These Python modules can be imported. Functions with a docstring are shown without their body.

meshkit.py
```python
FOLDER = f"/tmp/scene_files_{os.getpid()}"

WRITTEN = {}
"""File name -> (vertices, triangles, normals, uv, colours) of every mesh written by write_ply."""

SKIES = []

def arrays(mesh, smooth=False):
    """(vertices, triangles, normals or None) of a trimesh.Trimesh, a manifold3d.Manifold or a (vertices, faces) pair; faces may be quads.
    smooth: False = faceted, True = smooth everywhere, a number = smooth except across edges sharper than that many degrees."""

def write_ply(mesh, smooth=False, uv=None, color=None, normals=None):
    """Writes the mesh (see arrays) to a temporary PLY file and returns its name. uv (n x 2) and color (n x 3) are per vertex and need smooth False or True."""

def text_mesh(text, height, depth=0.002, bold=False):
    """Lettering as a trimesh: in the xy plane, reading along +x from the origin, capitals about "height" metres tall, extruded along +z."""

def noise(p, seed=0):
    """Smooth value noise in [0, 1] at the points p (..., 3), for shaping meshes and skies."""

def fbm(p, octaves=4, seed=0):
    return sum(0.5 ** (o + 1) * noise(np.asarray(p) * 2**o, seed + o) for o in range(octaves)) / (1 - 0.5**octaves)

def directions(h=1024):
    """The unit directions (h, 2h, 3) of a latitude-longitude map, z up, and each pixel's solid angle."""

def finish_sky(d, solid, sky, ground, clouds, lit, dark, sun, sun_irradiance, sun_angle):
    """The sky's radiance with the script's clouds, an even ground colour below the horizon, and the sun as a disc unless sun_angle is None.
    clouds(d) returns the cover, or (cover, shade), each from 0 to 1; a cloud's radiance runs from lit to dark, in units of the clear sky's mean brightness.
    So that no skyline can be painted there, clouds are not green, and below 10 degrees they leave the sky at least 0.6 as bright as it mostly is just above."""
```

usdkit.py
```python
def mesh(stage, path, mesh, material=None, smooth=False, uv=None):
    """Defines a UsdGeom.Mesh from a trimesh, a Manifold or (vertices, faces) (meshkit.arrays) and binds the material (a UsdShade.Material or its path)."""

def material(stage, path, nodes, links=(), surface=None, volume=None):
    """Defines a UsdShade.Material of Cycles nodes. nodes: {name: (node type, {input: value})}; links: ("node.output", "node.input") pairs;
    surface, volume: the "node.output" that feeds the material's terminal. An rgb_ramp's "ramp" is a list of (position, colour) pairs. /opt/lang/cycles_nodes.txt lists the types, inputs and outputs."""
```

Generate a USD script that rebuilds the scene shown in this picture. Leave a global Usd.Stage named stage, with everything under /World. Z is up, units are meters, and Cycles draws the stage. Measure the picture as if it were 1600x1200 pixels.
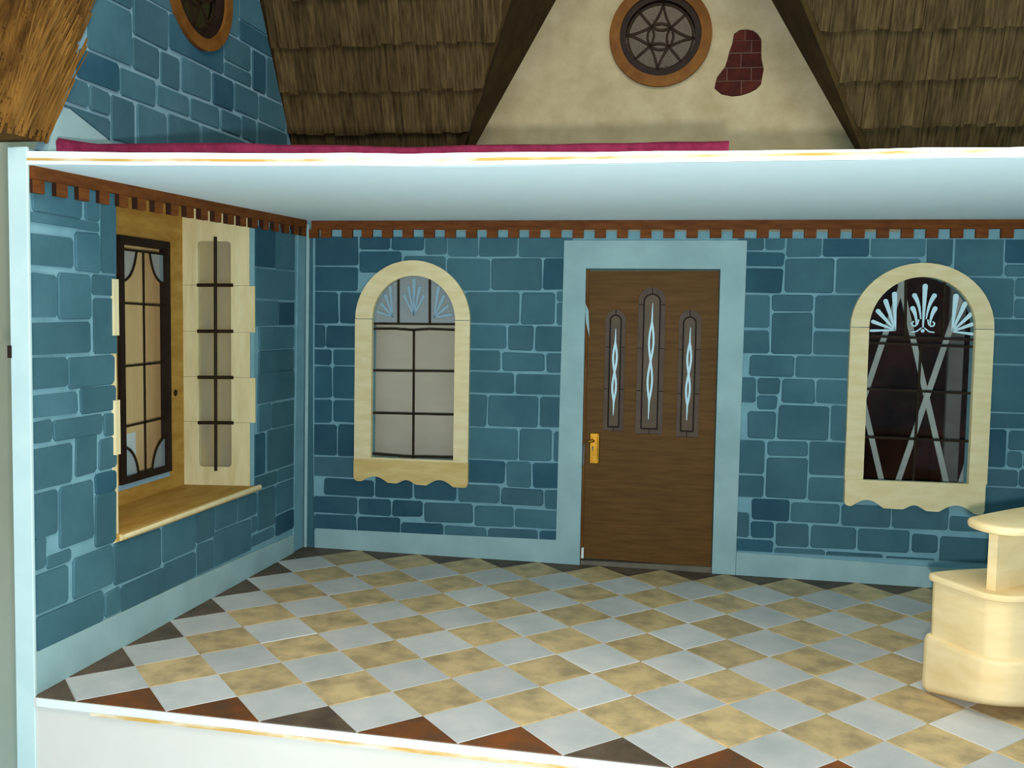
import math, random
import numpy as np, trimesh, usdkit
from pxr import Usd, UsdGeom, UsdLux, UsdShade, Gf, Sdf
from shapely.geometry import Polygon, LineString, Point, box, MultiPolygon
from shapely.ops import polygonize, unary_union
from shapely import affinity

stage = Usd.Stage.CreateInMemory()
UsdGeom.SetStageUpAxis(stage, UsdGeom.Tokens.z)
UsdGeom.SetStageMetersPerUnit(stage, 1.0)
UsdGeom.Xform.Define(stage, '/World')
random.seed(7)

# ------------------------------------------------------------------ camera, light, exposure
CAM = Gf.Vec3d(2.89824, -3.79166, 1.76366)
RX, UY, FW = (0.983455, 0.180412, 0.016351), (-0.028655, 0.065802, 0.997421), (-0.178871, 0.981388, -0.069883)
cam = UsdGeom.Camera.Define(stage, '/World/camera')
cam.AddTransformOp().Set(Gf.Matrix4d(*RX, 0, *UY, 0, *[-t for t in FW], 0, *CAM, 1))
cam.CreateHorizontalApertureAttr(36.0)
cam.CreateFocalLengthAttr(1490.37 / 1600 * 36.0)
cam.CreateFStopAttr(0.0)
cam.CreateExposureAttr(0.0)
# the camera's own flash, just under the lens
flash = UsdLux.SphereLight.Define(stage, '/World/camera_flash')
flash.CreateRadiusAttr(0.045)
flash.CreateIntensityAttr(8000.0)
flash.CreateColorAttr(Gf.Vec3f(0.97, 0.97, 1.0))
flash.AddTranslateOp().Set(CAM + Gf.Vec3d(*UY) * -0.17 + Gf.Vec3d(*RX) * 0.02)
# the ceiling lamp of the real room, above and in front of the house
lamp = UsdLux.RectLight.Define(stage, '/World/room_lamp')
lamp.CreateWidthAttr(3.0)
lamp.CreateHeightAttr(2.6)
lamp.CreateIntensityAttr(9.3)
lamp.CreateColorAttr(Gf.Vec3f(1.05, 0.86, 0.64))
lamp.AddTranslateOp().Set(Gf.Vec3d(3.0, -3.2, 6.2))
lamp.AddRotateXYZOp().Set(Gf.Vec3f(30, 0, 0))
# dim bluish fill around the dolls' house, added to brighten the ceiling
dome = UsdLux.DomeLight.Define(stage, '/World/room_daylight')
dome.CreateIntensityAttr(0.17)
dome.CreateColorAttr(Gf.Vec3f(0.55, 0.95, 1.25))

# ------------------------------------------------------------------ helpers
used = {}
def numbered(parent, name):
    k = used.get((parent, name), 0)
    used[(parent, name)] = k + 1
    return name if k == 0 else '%s_%03d' % (name, k)

def tag(prim, label=None, cat=None, group=None, kind=None):
    p = prim.GetPrim() if hasattr(prim, 'GetPrim') else prim
    for k, v in (('label', label), ('category', cat), ('group', group), ('kind', kind)):
        if v:
            p.SetCustomDataByKey(k, v)
    return prim

def mat4(frame):
    U, V, N, O = frame
    return Gf.Matrix4d(*[float(t) for t in U], 0, *[float(t) for t in V], 0, *[float(t) for t in N], 0, *[float(t) for t in O], 1)

WORLD = ((1, 0, 0), (0, 1, 0), (0, 0, 1), (0, 0, 0))
def thing(name, label, cat, frame=WORLD, at=None, kind=None, group=None):
    """an Xform at the thing's base; its children are given in the frame's own coordinates, relative to AT"""
    path = '/World/' + numbered('/World', name)
    x = UsdGeom.Xform.Define(stage, path)
    U, V, N, O = [np.array(t, float) for t in frame]
    at = np.zeros(3) if at is None else np.array(at, float)
    x.AddTransformOp().Set(mat4((U, V, N, O + U * at[0] + V * at[1] + N * at[2])))
    tag(x, label, cat, group, kind)
    x.at = at
    return x

def part(parent, name, mesh, m, label=None, smooth=False, kind=None):
    pp = str(parent.GetPath())
    at = getattr(parent, 'at', np.zeros(3))
    mesh = mesh.copy()
    mesh.apply_translation(-at)
    o = usdkit.mesh(stage, pp + '/' + numbered(pp, name), mesh, MATS[m], smooth=smooth)
    o.at = at
    tag(o, label, kind=kind)
    return o

def ext(poly, w0, w1):
    """a flat outline given thickness along the third axis, from w0 to w1"""
    gs = [g for g in getattr(poly, 'geoms', [poly]) if g.geom_type == 'Polygon' and g.area > 1e-6]
    ms = [trimesh.creation.extrude_polygon(g.simplify(0.0004), w1 - w0, engine='earcut') for g in gs]
    m = trimesh.util.concatenate(ms) if len(ms) > 1 else ms[0]
    m.apply_translation((0, 0, w0))
    return m

def bx(x0, y0, z0, x1, y1, z1):
    m = trimesh.creation.box((x1 - x0, y1 - y0, z1 - z0))
    m.apply_translation(((x0 + x1) / 2, (y0 + y1) / 2, (z0 + z1) / 2))
    return m

def ring_prism(ring, w0, w1, inset):
    """a convex outline with a chamfered upper edge"""
    r = np.array(ring, float)
    c = r.mean(0)
    ext_ = np.abs(r - c).max(0)
    top = c + (r - c) * np.clip(1 - inset / np.maximum(ext_, 1e-6), 0.3, 1)
    n = len(r)
    ch = min(inset, (w1 - w0) * 0.6)
    v = np.vstack([np.c_[r, np.full(n, w0)], np.c_[r, np.full(n, w1 - ch)], np.c_[top, np.full(n, w1)]])
    f = []
    for k in (0, n):
        for i in range(n):
            j = (i + 1) % n
            f += [[k + i, k + j, k + n + j], [k + i, k + n + j, k + n + i]]
    f += [[2 * n, 2 * n + i, 2 * n + i + 1] for i in range(1, n - 1)]
    f += [[0, i + 1, i] for i in range(1, n - 1)]
    return trimesh.Trimesh(v, f, process=False)

def rbox(x0, y0, z0, x1, y1, z1, r=0.006):
    """a box with chamfered edges"""
    import manifold3d as mf
    o = []
    a, b = np.array((x0, y0, z0), float), np.array((x1, y1, z1), float)
    r = min(r, *(0.45 * (b - a)))
    for k in range(3):
        lo, hi = a + r, b - r
        lo[k], hi[k] = a[k], b[k]
        o += [(x, y, z) for x in (lo[0], hi[0]) for y in (lo[1], hi[1]) for z in (lo[2], hi[2])]
    return trimesh.convex.convex_hull(np.array(o))

def tube(pts, rad, sides=8):
    pts = [np.array(p, float) for p in pts]
    segs = []
    for a, b in zip(pts[:-1], pts[1:]):
        segs.append(trimesh.creation.cylinder(rad, segment=(a, b), sections=sides))
    segs += [trimesh.creation.icosphere(1, rad).apply_translation(p) for p in pts[1:-1]]
    return trimesh.util.concatenate(segs)

# ------------------------------------------------------------------ materials (sRGB in, linear out)
def lin(c):
    c = np.array(c, float) / 255
    return tuple(np.where(c <= 0.04045, c / 12.92, ((c + 0.055) / 1.055) ** 2.4))

MATS = {}
def paint(name, c1, c2, scale=3.0, rough=0.6, spread=0.0, stretch=(1, 1, 1), bump=0.0, detail=4.0, fine=None, metallic=0.0, lo=0.35, hi=0.65, spec=0.12):
    """two tones mixed by noise on the object, tone shifted from one object to the next by SPREAD"""
    nodes = {
        'tc': ('texture_coordinate', {}),
        'mp': ('mapping', {'scale': stretch}),
        'n': ('noise_texture', {'scale': scale, 'detail': detail, 'roughness': 0.6}),
        'r': ('rgb_ramp', {'ramp': [(0.0, lin(c1)), (lo, lin(c1)), (hi, lin(c2)), (1.0, lin(c2))]}),
        'p': ('principled_bsdf', {'roughness': rough, 'metallic': metallic, 'specular_ior_level': spec}),
    }
    links = [('tc.object', 'mp.vector'), ('mp.vector', 'n.vector'), ('n.fac', 'r.fac')]
    out = 'r.color'
    if spread:
        nodes['oi'] = ('object_info', {})
        nodes['mr'] = ('map_range', {'from_min': 0.0, 'from_max': 1.0, 'to_min': 1 - spread, 'to_max': 1 + spread})
        nodes['h'] = ('hsv', {'hue': 0.5, 'saturation': 1.0, 'fac': 1.0})
        links += [('oi.random', 'mr.value'), ('mr.result', 'h.value'), (out, 'h.color')]
        out = 'h.color'
    links.append((out, 'p.base_color'))
    if bump:
        nodes['n2'] = ('noise_texture', {'scale': fine or scale * 6, 'detail': 3.0})
        nodes['b'] = ('bump', {'strength': bump, 'distance': 0.01})
        links += [('mp.vector', 'n2.vector'), ('n2.fac', 'b.height'), ('b.normal', 'p.normal')]
    links.append(('tc.object', 'mp.vector')) if False else None
    MATS[name] = usdkit.material(stage, '/World/Looks/' + name, nodes, links, surface='p.BSDF')

def glass(name, tint=(1, 1, 1), frost=None, amount=0.0):
    nodes = {'t': ('transparent_bsdf', {'color': tint}), 'ge': ('geometry', {}), 'mt': ('math', {'math_type': 'subtract', 'value1': 1.0}), 'mu': ('math', {'math_type': 'multiply'}), 'g': ('glossy_bsdf', {'color': (1, 1, 1), 'roughness': 0.05}),
             'f': ('fresnel', {'IOR': 1.22}), 'm': ('mix_closure', {})}
    links = [('ge.backfacing', 'mt.value2'), ('mt.value', 'mu.value1'), ('f.fac', 'mu.value2'), ('mu.value', 'm.fac'), ('t.BSDF', 'm.closure1'), ('g.BSDF', 'm.closure2')]
    out = 'm.closure'
    if frost:
        nodes['d'] = ('diffuse_bsdf', {'color': lin(frost)})
        nodes['m2'] = ('mix_closure', {'fac': amount})
        links += [(out, 'm2.closure1'), ('d.BSDF', 'm2.closure2')]
        out = 'm2.closure'
    MATS[name] = usdkit.material(stage, '/World/Looks/' + name, nodes, links, surface=out)

paint('blue_stone', (60, 98, 108), (72, 111, 120), scale=2.2, rough=0.75, spread=0.13, bump=0.15, fine=30)
paint('deep_blue_shaded_stone', (42, 80, 95), (54, 93, 106), scale=2.2, rough=0.75, spread=0.13, bump=0.15, fine=30)  # darker stone tone: uneven hand painting, and corner shade put into the colour
paint('joint_blue', (114, 157, 166), (126, 169, 177), scale=6, rough=0.8)
paint('gable_joint', (116, 156, 168), (136, 168, 174), scale=3, rough=0.8)
paint('pale_blue_trim', (144, 174, 173), (158, 188, 186), scale=3, rough=0.65, stretch=(1, 1, 1))
paint('white_ceiling', (234, 252, 253), (238, 253, 254), scale=1.5, rough=0.7)
paint('white_edge', (216, 228, 222), (224, 232, 226), scale=4, rough=0.6)
paint('pale_edge', (184, 206, 202), (194, 214, 208), scale=4, rough=0.6)
paint('worn_edge', (200, 156, 76), (226, 214, 186), scale=2.6, rough=0.7, stretch=(1, 6, 6), lo=0.42, hi=0.60)
paint('cream_board', (204, 198, 184), (210, 204, 192), scale=1.2, rough=0.55)
paint('cream_wood', (234, 219, 172), (224, 204, 150), scale=5, rough=0.6, stretch=(1, 4, 1), spread=0.04)
paint('sill_wood', (220, 196, 132), (206, 174, 104), scale=4, rough=0.6, stretch=(1, 5, 1))
paint('tan_wood', (168, 124, 52), (188, 148, 72), scale=4, rough=0.6, stretch=(4, 1, 4))
paint('reveal_wood', (220, 208, 160), (206, 190, 138), scale=3, rough=0.6, stretch=(6, 1, 1))
paint('counter_wood', (238, 216, 166), (226, 199, 143), scale=3, rough=0.5, stretch=(1, 1, 3), spread=0.03)
paint('brown_moulding', (122, 70, 28), (98, 52, 20), scale=8, rough=0.6, stretch=(1, 5, 5), spread=0.12)
paint('burnt_edge', (62, 36, 22), (48, 28, 18), scale=8, rough=0.8)
paint('door_wood', (106, 73, 30), (86, 57, 22), scale=3.0, rough=0.55, stretch=(1.2, 14, 1), lo=0.3, hi=0.7)
paint('door_moulding', (96, 80, 66), (84, 70, 60), scale=8, rough=0.6, spread=0.06)
paint('door_pane', (92, 74, 50), (80, 66, 48), scale=6, rough=0.4)
paint('dark_line', (34, 26, 20), (42, 32, 24), scale=9, rough=0.7)
paint('etched_white', (190, 226, 232), (205, 234, 238), scale=12, rough=0.6)
paint('etched_blue', (136, 168, 180), (146, 178, 190), scale=12, rough=0.6)
paint('brass', (176, 126, 34), (150, 104, 24), scale=9, rough=0.28, metallic=0.85, spec=0.5)
paint('lead', (48, 36, 20), (36, 26, 16), scale=14, rough=0.6)
paint('dark_frame', (44, 32, 24), (32, 22, 18), scale=9, rough=0.55)
paint('ring_wood', (126, 84, 34), (104, 64, 24), scale=6, rough=0.6)
paint('plaster', (184, 172, 136), (166, 152, 115), scale=4, rough=0.85, bump=0.2, fine=30)
paint('brick_red', (84, 36, 26), (58, 26, 22), scale=9, rough=0.8, spread=0.25, bump=0.3, fine=50)
paint('mortar', (112, 84, 72), (98, 72, 62), scale=10, rough=0.9)
paint('thatch_back', (58, 44, 24), (44, 32, 16), scale=6, rough=0.9, stretch=(8, 1, 8))
paint('thatch_strip', (90, 74, 45), (56, 43, 23), scale=5, rough=0.9, stretch=(10, 1, 1), spread=0.24)
paint('dormer_side', (70, 55, 28), (52, 39, 18), scale=5, rough=0.9)
paint('straw', (146, 104, 46), (70, 46, 17), scale=9, rough=0.8, stretch=(1, 1, 0.14), lo=0.3, hi=0.72)
paint('straw_body', (88, 60, 26), (70, 46, 18), scale=5, rough=0.9)
paint('crimson_felt', (120, 36, 62), (96, 24, 46), scale=14, rough=0.95, bump=0.4, fine=90, spec=0.1)
paint('grey_tile', (178, 182, 178), (204, 202, 194), scale=3.5, rough=0.42, spread=0.10, bump=0.05, fine=30, spec=0.12, lo=0.3, hi=0.7)
paint('tan_tile', (204, 178, 128), (158, 140, 104), scale=7, rough=0.42, spread=0.12, bump=0.05, fine=30, spec=0.12, lo=0.38, hi=0.68)
paint('rust_tile', (128, 74, 34), (92, 66, 46), scale=6, rough=0.5, spread=0.12, spec=0.12)
paint('umber_tile', (104, 88, 70), (78, 66, 54), scale=6, rough=0.5, spread=0.14, spec=0.12)
paint('grout', (214, 210, 196), (200, 196, 184), scale=6, rough=0.8)
paint('threshold_grey', (120, 112, 94), (104, 98, 84), scale=6, rough=0.7)
paint('lath_grey', (176, 182, 170), (160, 168, 158), scale=8, rough=0.7)
paint('post_grey', (112, 112, 104), (98, 98, 92), scale=5, rough=0.7)
paint('cupboard_brown', (66, 38, 28), (24, 14, 10), scale=1.6, rough=0.8, spec=0.03)
paint('room_beige', (236, 232, 204), (226, 222, 194), scale=0.6, rough=0.9)
paint('paper_white', (168, 158, 124), (150, 138, 104), scale=4, rough=0.9)
paint('table_bounce_white', (226, 244, 248), (222, 240, 245), scale=1, rough=0.7)
paint('slit_tan', (168, 152, 108), (148, 140, 112), scale=3, rough=0.7, stretch=(4, 4, 0.6))
paint('backing_beige', (196, 186, 162), (184, 174, 150), scale=1.0, rough=0.9, stretch=(1, 1, 2))
paint('card_tan', (232, 200, 140), (214, 180, 118), scale=2, rough=0.8, stretch=(1, 3, 0.4))
glass('clear_glass')
glass('aged_glass', tint=(0.24, 0.215, 0.15))
glass('frosted_glass', frost=(170, 186, 190), amount=0.35)

# ------------------------------------------------------------------ frames of the walls (they are not quite square, as in the hand-made original)
BACK = ((0.9992916, 0.0376334, 0), (-0.0003816, 0.0101316, 0.9999486), (0.0376315, -0.9992402, 0.0101387), (0, 2.8897942, 0))
LEFT = ((0.0366878, 0.9993268, 0), (0.0051721, -0.0001899, 0.9999866), (0.9993134, -0.0366873, -0.0051756), (0, 0, 0))
def floor_z(x, y):
    return -0.0124 * x + 0.0062 * y
XR = 6.0            # how far the house goes on to the right, beyond the picture
CEIL_F = lambda x: np.interp(x, [-0.1, 0, 2.0, 3.04, 4.1, XR + 0.2], [2.396, 2.396, 2.366, 2.372, 2.374, 2.378])
CEIL_B = lambda x: 2.4455 + 0.0038 * x
TOP_F = lambda x: np.interp(x, [-0.1, 0, 1.93, 3.04, 4.1, XR + 0.2], [2.456, 2.455, 2.418, 2.414, 2.412, 2.412])

# ------------------------------------------------------------------ openings, in wall coordinates (along, up)
def arch(u0, u1, v0, spring, rise, n=24):
    c, r = (u0 + u1) / 2, (u1 - u0) / 2
    pts = [(u1, v0)] + [(c + r * math.cos(t), spring + rise * math.sin(t)) for t in np.linspace(0, math.pi, n)] + [(u0, v0)]
    return Polygon(pts)
W1_OUT, W1_IN = arch(0.503, 1.359, 0.69, 1.73, 0.433), arch(0.631, 1.250, 0.715, 1.73, 0.322)
W2_OUT, W2_IN = arch(3.995, 4.918, 0.686, 1.733, 0.44), arch(4.117, 4.801, 0.682, 1.733, 0.346)
DOOR = Polygon([(2.186, -0.12), (3.122, -0.12), (3.117, 2.12), (2.184, 2.115)])
BAY = Polygon([(0.640, 0.59), (2.113, 0.59), (2.113, 2.40), (0.640, 2.40)])

def scallop(u0, u1, v1, low0, low1, notches):
    us = np.linspace(u0, u1, 121)
    vs = []
    for u in us:
        v = low0 + (low1 - low0) * (u - u0) / (u1 - u0)
        for c, w, h_, p in notches:
            if abs(u - c) < w / 2:
                v += h_ * math.cos(math.pi * (u - c) / w) ** p
        e = min(u - u0, u1 - u)
        if e < 0.03:
            v += 0.03 - math.sqrt(max(0, 0.03 ** 2 - (0.03 - e) ** 2))
        vs.append(v)
    return Polygon([(u0, v1), *zip(us, vs), (u1, v1)])

A1 = scallop(0.503, 1.362, 0.70, 0.538, 0.518, [(0.665, 0.20, 0.042, 1.0), (0.905, 0.16, 0.030, 1.6), (1.155, 0.20, 0.046, 1.0)])
A2 = scallop(3.998, 4.908, 0.69, 0.508, 0.484, [(4.150, 0.21, 0.050, 1.0), (4.458, 0.17, 0.034, 1.6), (4.730, 0.23, 0.052, 1.0)])

# ------------------------------------------------------------------ stones
def stone_outline(s, rnd, wob=0.004):
    u0, v0, u1, v1 = s
    c = min(0.014, 0.2 * (u1 - u0), 0.2 * (v1 - v0))
    w = lambda: rnd.uniform(-wob, wob)
    a, b, cc, d = (u0 + w(), v0 + w()), (u1 + w(), v0 + w()), (u1 + w(), v1 + w()), (u0 + w(), v1 + w())
    return [(a[0] + c, a[1]), (b[0] - c, b[1]), (b[0], b[1] + c), (cc[0], cc[1] - c), (cc[0] - c, cc[1]), (d[0] + c, d[1]), (d[0], d[1] - c), (a[0], a[1] + c)]

def lay_stones(wall, stones, keep_out, m, seed, keep_in=None, thick=0.009, deep=lambda s: 0.15):
    rnd = random.Random(seed)
    for s in stones:
        ring = stone_outline(s, rnd)
        t = thick + rnd.uniform(-0.002, 0.003)
        mm = 'deep_blue_shaded_stone' if rnd.random() < deep(s) else m
        P = Polygon(ring)
        Q = P.difference(keep_out) if keep_out is not None else P
        if keep_in is not None:
            Q = Q.intersection(keep_in)
        if Q.is_empty or Q.area < 0.0006:
            continue
        if Q.area > P.area * 0.999:
            part(wall, 'stone', ring_prism(ring, 0, t, 0.005), mm)
        else:
            g = max(getattr(Q, 'geoms', [Q]), key=lambda q: q.area)
            if g.geom_type == 'Polygon' and g.area > 0.0006:
                part(wall, 'stone', ext(g, 0, t), mm)

STONES_BACK = [(1.184,2.194,1.401,2.375),(1.414,2.196,1.69,2.376),(1.704,2.196,2.087,2.377),(0.524,2.239,0.752,2.379),(0.766,2.239,1.006,2.38),(1.02,2.209,1.171,2.381),
 (0.172,2.122,0.511,2.377),(0.525,2.072,0.842,2.226),(0.856,1.999,1.169,2.195),(1.182,1.953,1.494,2.18),(1.507,1.958,1.867,2.182),(1.881,1.965,2.106,2.183),
 (1.318,1.716,1.713,1.94),(1.727,1.715,1.967,1.945),(1.981,1.884,2.11,1.951),(1.981,1.713,2.111,1.87),(1.322,1.532,1.622,1.702),(1.636,1.524,1.816,1.702),
 (1.83,1.524,2.107,1.7),(1.322,1.375,1.581,1.519),(1.595,1.376,1.902,1.51),(1.916,1.37,2.096,1.51),(1.353,1.215,1.684,1.362),(1.698,1.214,2.08,1.357),
 (1.323,0.969,1.487,1.201),(1.501,0.977,1.861,1.2),(1.875,0.977,2.082,1.2),(0.171,1.938,0.512,2.109),(0.171,1.695,0.363,1.925),(0.377,1.696,0.564,1.924),
 (0.171,1.513,0.263,1.681),(0.276,1.517,0.563,1.682),(0.172,1.389,0.316,1.5),(0.33,1.392,0.564,1.503),(0.172,1.141,0.318,1.375),(0.331,1.144,0.566,1.378),
 (0.172,0.959,0.317,1.127),(0.331,0.966,0.567,1.131),(1.327,0.734,1.719,0.955),(1.732,0.733,1.965,0.963),(1.979,0.733,2.079,0.947),(1.323,0.553,1.628,0.721),
 (1.642,0.537,1.818,0.72),(1.832,0.538,2.078,0.72),(0.265,0.419,0.648,0.54),(0.662,0.414,0.941,0.593),(0.956,0.414,1.272,0.593),(1.286,0.408,1.59,0.539),
 (1.604,0.402,1.91,0.524),(1.924,0.388,2.064,0.524),(0.181,0.281,0.519,0.404),(0.533,0.281,0.777,0.4),(0.79,0.282,1.02,0.4),(1.033,0.252,1.398,0.393),
 (1.411,0.241,1.696,0.388),(1.709,0.242,2.061,0.374),(0.189,0.131,0.514,0.266),(0.528,0.131,0.847,0.267),(0.86,0.131,1.176,0.238),(1.19,0.132,1.496,0.226),
 (1.51,0.131,1.875,0.227),(1.889,0.131,2.06,0.227),(0.171,0.714,0.36,0.945),(0.373,0.715,0.569,0.952),(0.171,0.554,0.571,0.701),(3.561,2.21,3.789,2.397),
 (3.803,2.212,4.1,2.398),(4.113,2.212,4.461,2.397),(4.474,2.156,4.641,2.399),(4.654,2.089,4.96,2.395),(4.973,2.177,5.204,2.403),(3.552,1.962,3.881,2.197),
 (3.894,1.962,4.432,2.199),(4.973,2.09,5.208,2.163),(4.738,1.815,5.037,2.076),(5.05,1.956,5.265,2.076),(5.05,1.814,5.271,1.942),(3.473,1.838,3.749,1.947),
 (3.763,1.719,4.119,1.949),(3.475,1.541,3.749,1.824),(3.762,1.54,4.043,1.705),(4.843,1.706,5.226,1.801),(4.866,1.51,5.236,1.692),(4.915,1.184,5.25,1.496),
 (3.648,1.383,4.039,1.527),(3.559,1.2,3.78,1.37),(3.793,1.205,4.049,1.369),(3.334,1.383,3.635,1.528),(3.395,1.263,3.545,1.37),(3.541,0.951,3.882,1.187),
 (3.895,0.951,4.057,1.192),(3.336,0.948,3.527,1.137),(3.395,1.151,3.529,1.25),(3.473,0.831,3.748,0.934),(3.761,0.707,4.055,0.937),(3.472,0.536,3.748,0.816),
 (3.762,0.524,4.056,0.693),(3.381,0.374,3.637,0.523),(3.651,0.374,3.975,0.511),(3.989,0.365,4.311,0.51),(4.324,0.359,4.688,0.544),(4.7,0.36,4.964,0.459),
 (3.552,0.2,3.775,0.36),(3.788,0.2,4.093,0.352),(4.106,0.19,4.444,0.344),(4.458,0.203,4.63,0.326),(4.642,0.13,5.046,0.315),(3.549,0.13,3.884,0.186),
 (3.897,0.127,4.274,0.177),(4.298,0.127,4.614,0.164),(4.917,1.074,5.256,1.17),(4.868,0.807,5.037,1.06),(5.05,0.928,5.263,1.06),(5.051,0.81,5.14,0.915),
 (5.154,0.811,5.319,0.914),(4.87,0.682,5.118,0.793),(5.131,0.682,5.325,0.797),(4.851,0.486,5.282,0.667),(3.234,2.253,3.404,2.393),(3.417,2.253,3.547,2.394),
 (3.237,2.144,3.543,2.239),(3.241,1.96,3.538,2.13),(3.247,1.716,3.459,1.946),(3.252,1.542,3.462,1.702),(3.222,1.198,3.382,1.37),(3.231,0.701,3.459,0.933),
 (3.23,0.537,3.458,0.687),(3.229,0.25,3.367,0.424),(3.38,0.251,3.539,0.361),(3.226,0.132,3.536,0.236),(4.98,0.325,5.19,0.475),(5.06,0.165,5.19,0.305)]
STONES_LEFT = [(-0.012,2.152,0.5,2.193),(-0.014,1.962,0.312,2.099),(0.326,1.951,0.509,2.138),(0.522,1.951,0.719,2.382),(-0.015,1.729,0.187,1.925),(0.202,1.719,0.438,1.937),
 (0.451,1.837,0.714,1.937),(0.459,1.547,0.72,1.824),(-0.02,1.555,0.426,1.705),(-0.023,1.405,0.253,1.546),(0.267,1.39,0.617,1.538),(-0.016,1.272,0.325,1.372),
 (0.352,1.261,0.628,1.383),(-0.017,1.155,0.143,1.254),(0.158,1.15,0.515,1.247),(0.528,1.127,0.626,1.247),(-0.016,0.943,0.283,1.132),(0.312,0.961,0.473,1.156),
 (0.487,0.965,0.631,1.122),(-0.013,0.716,0.177,0.925),(0.192,0.635,0.44,0.929),(0.455,0.844,0.626,0.951),(0.454,0.578,0.622,0.849),(-0.012,0.576,0.093,0.723),
 (0.002,0.372,0.24,0.553),(0.285,0.362,0.588,0.567),(0.602,0.342,1.027,0.563),(1.04,0.359,1.371,0.652),(0.025,0.196,0.504,0.354),(0.66,0.151,1.037,0.328),
 (1.051,0.145,1.381,0.345),(1.395,0.151,1.575,0.371),(1.588,0.13,2.053,0.402),(1.385,0.385,1.588,0.612),(1.602,0.416,1.863,0.604),(1.876,0.416,2.147,0.562),
 (2.16,0.292,2.411,0.563),(2.424,0.356,2.721,0.563),(2.053,0.676,2.254,0.954),(2.295,0.676,2.72,0.956),(2.068,0.577,2.434,0.662),(2.448,0.577,2.72,0.662),
 (2.156,0.966,2.351,1.142),(2.364,0.97,2.719,1.142),(2.155,1.156,2.699,1.359),(2.06,2.071,2.387,2.334),(2.4,2.07,2.72,2.356),(2.061,1.858,2.72,2.057),
 (2.062,1.68,2.448,1.844),(2.461,1.679,2.72,1.844),(2.166,1.52,2.694,1.666),(2.167,1.36,2.696,1.508),(0.04,2.2,0.38,2.35),(2.42,0.2,2.7,0.34),
 (2.06,0.2,2.4,0.28),(0.52,0.2,0.65,0.33),(0.4,2.2,0.51,2.35),(0.1,0.56,0.27,0.62),(2.06,0.3,2.15,0.4)]
STONES_GABLE = [(0.355,2.86,0.669,3.002),(0.685,2.856,0.992,2.994),(0.262,2.731,0.424,2.845),(0.439,2.73,0.597,2.844),(0.201,2.554,0.596,2.715),(0.612,2.621,0.805,2.841),
 (0.822,2.626,1.095,2.84),(1.007,2.87,1.323,2.98),(0.792,3.01,1.027,3.17),(1.043,2.996,1.229,3.169),(1.245,3.006,1.563,3.191),(0.798,3.185,1.112,3.391),
 (0.438,3.017,0.777,3.285),(1.128,3.207,1.698,3.391),(1.579,3.007,1.819,3.191),(1.713,3.306,2.036,3.458),(1.713,3.206,2.058,3.29),(1.834,3.025,2.143,3.188),
 (2.158,3.026,2.539,3.189),(2.073,3.204,2.25,3.457),(2.266,3.205,2.567,3.457),(1.338,2.87,1.658,2.991),(1.674,2.867,1.919,2.992),(1.935,2.867,2.126,3.009),
 (2.142,2.85,2.569,3.01),(1.11,2.638,1.432,2.855),(1.448,2.697,1.981,2.851),(1.9,3.6,2.312,3.777),(1.899,3.473,2.45,3.585),(0.463,3.301,0.782,3.515),
 (0.798,3.407,1.218,3.608),(1.662,3.473,1.884,3.865),(1.99,2.66,2.33,2.84),(0.78,3.62,1.08,3.82),(2.35,2.66,2.6,2.84),(1.9,3.79,2.11,3.89),
 (0.69,3.53,0.79,3.6)]

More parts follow.
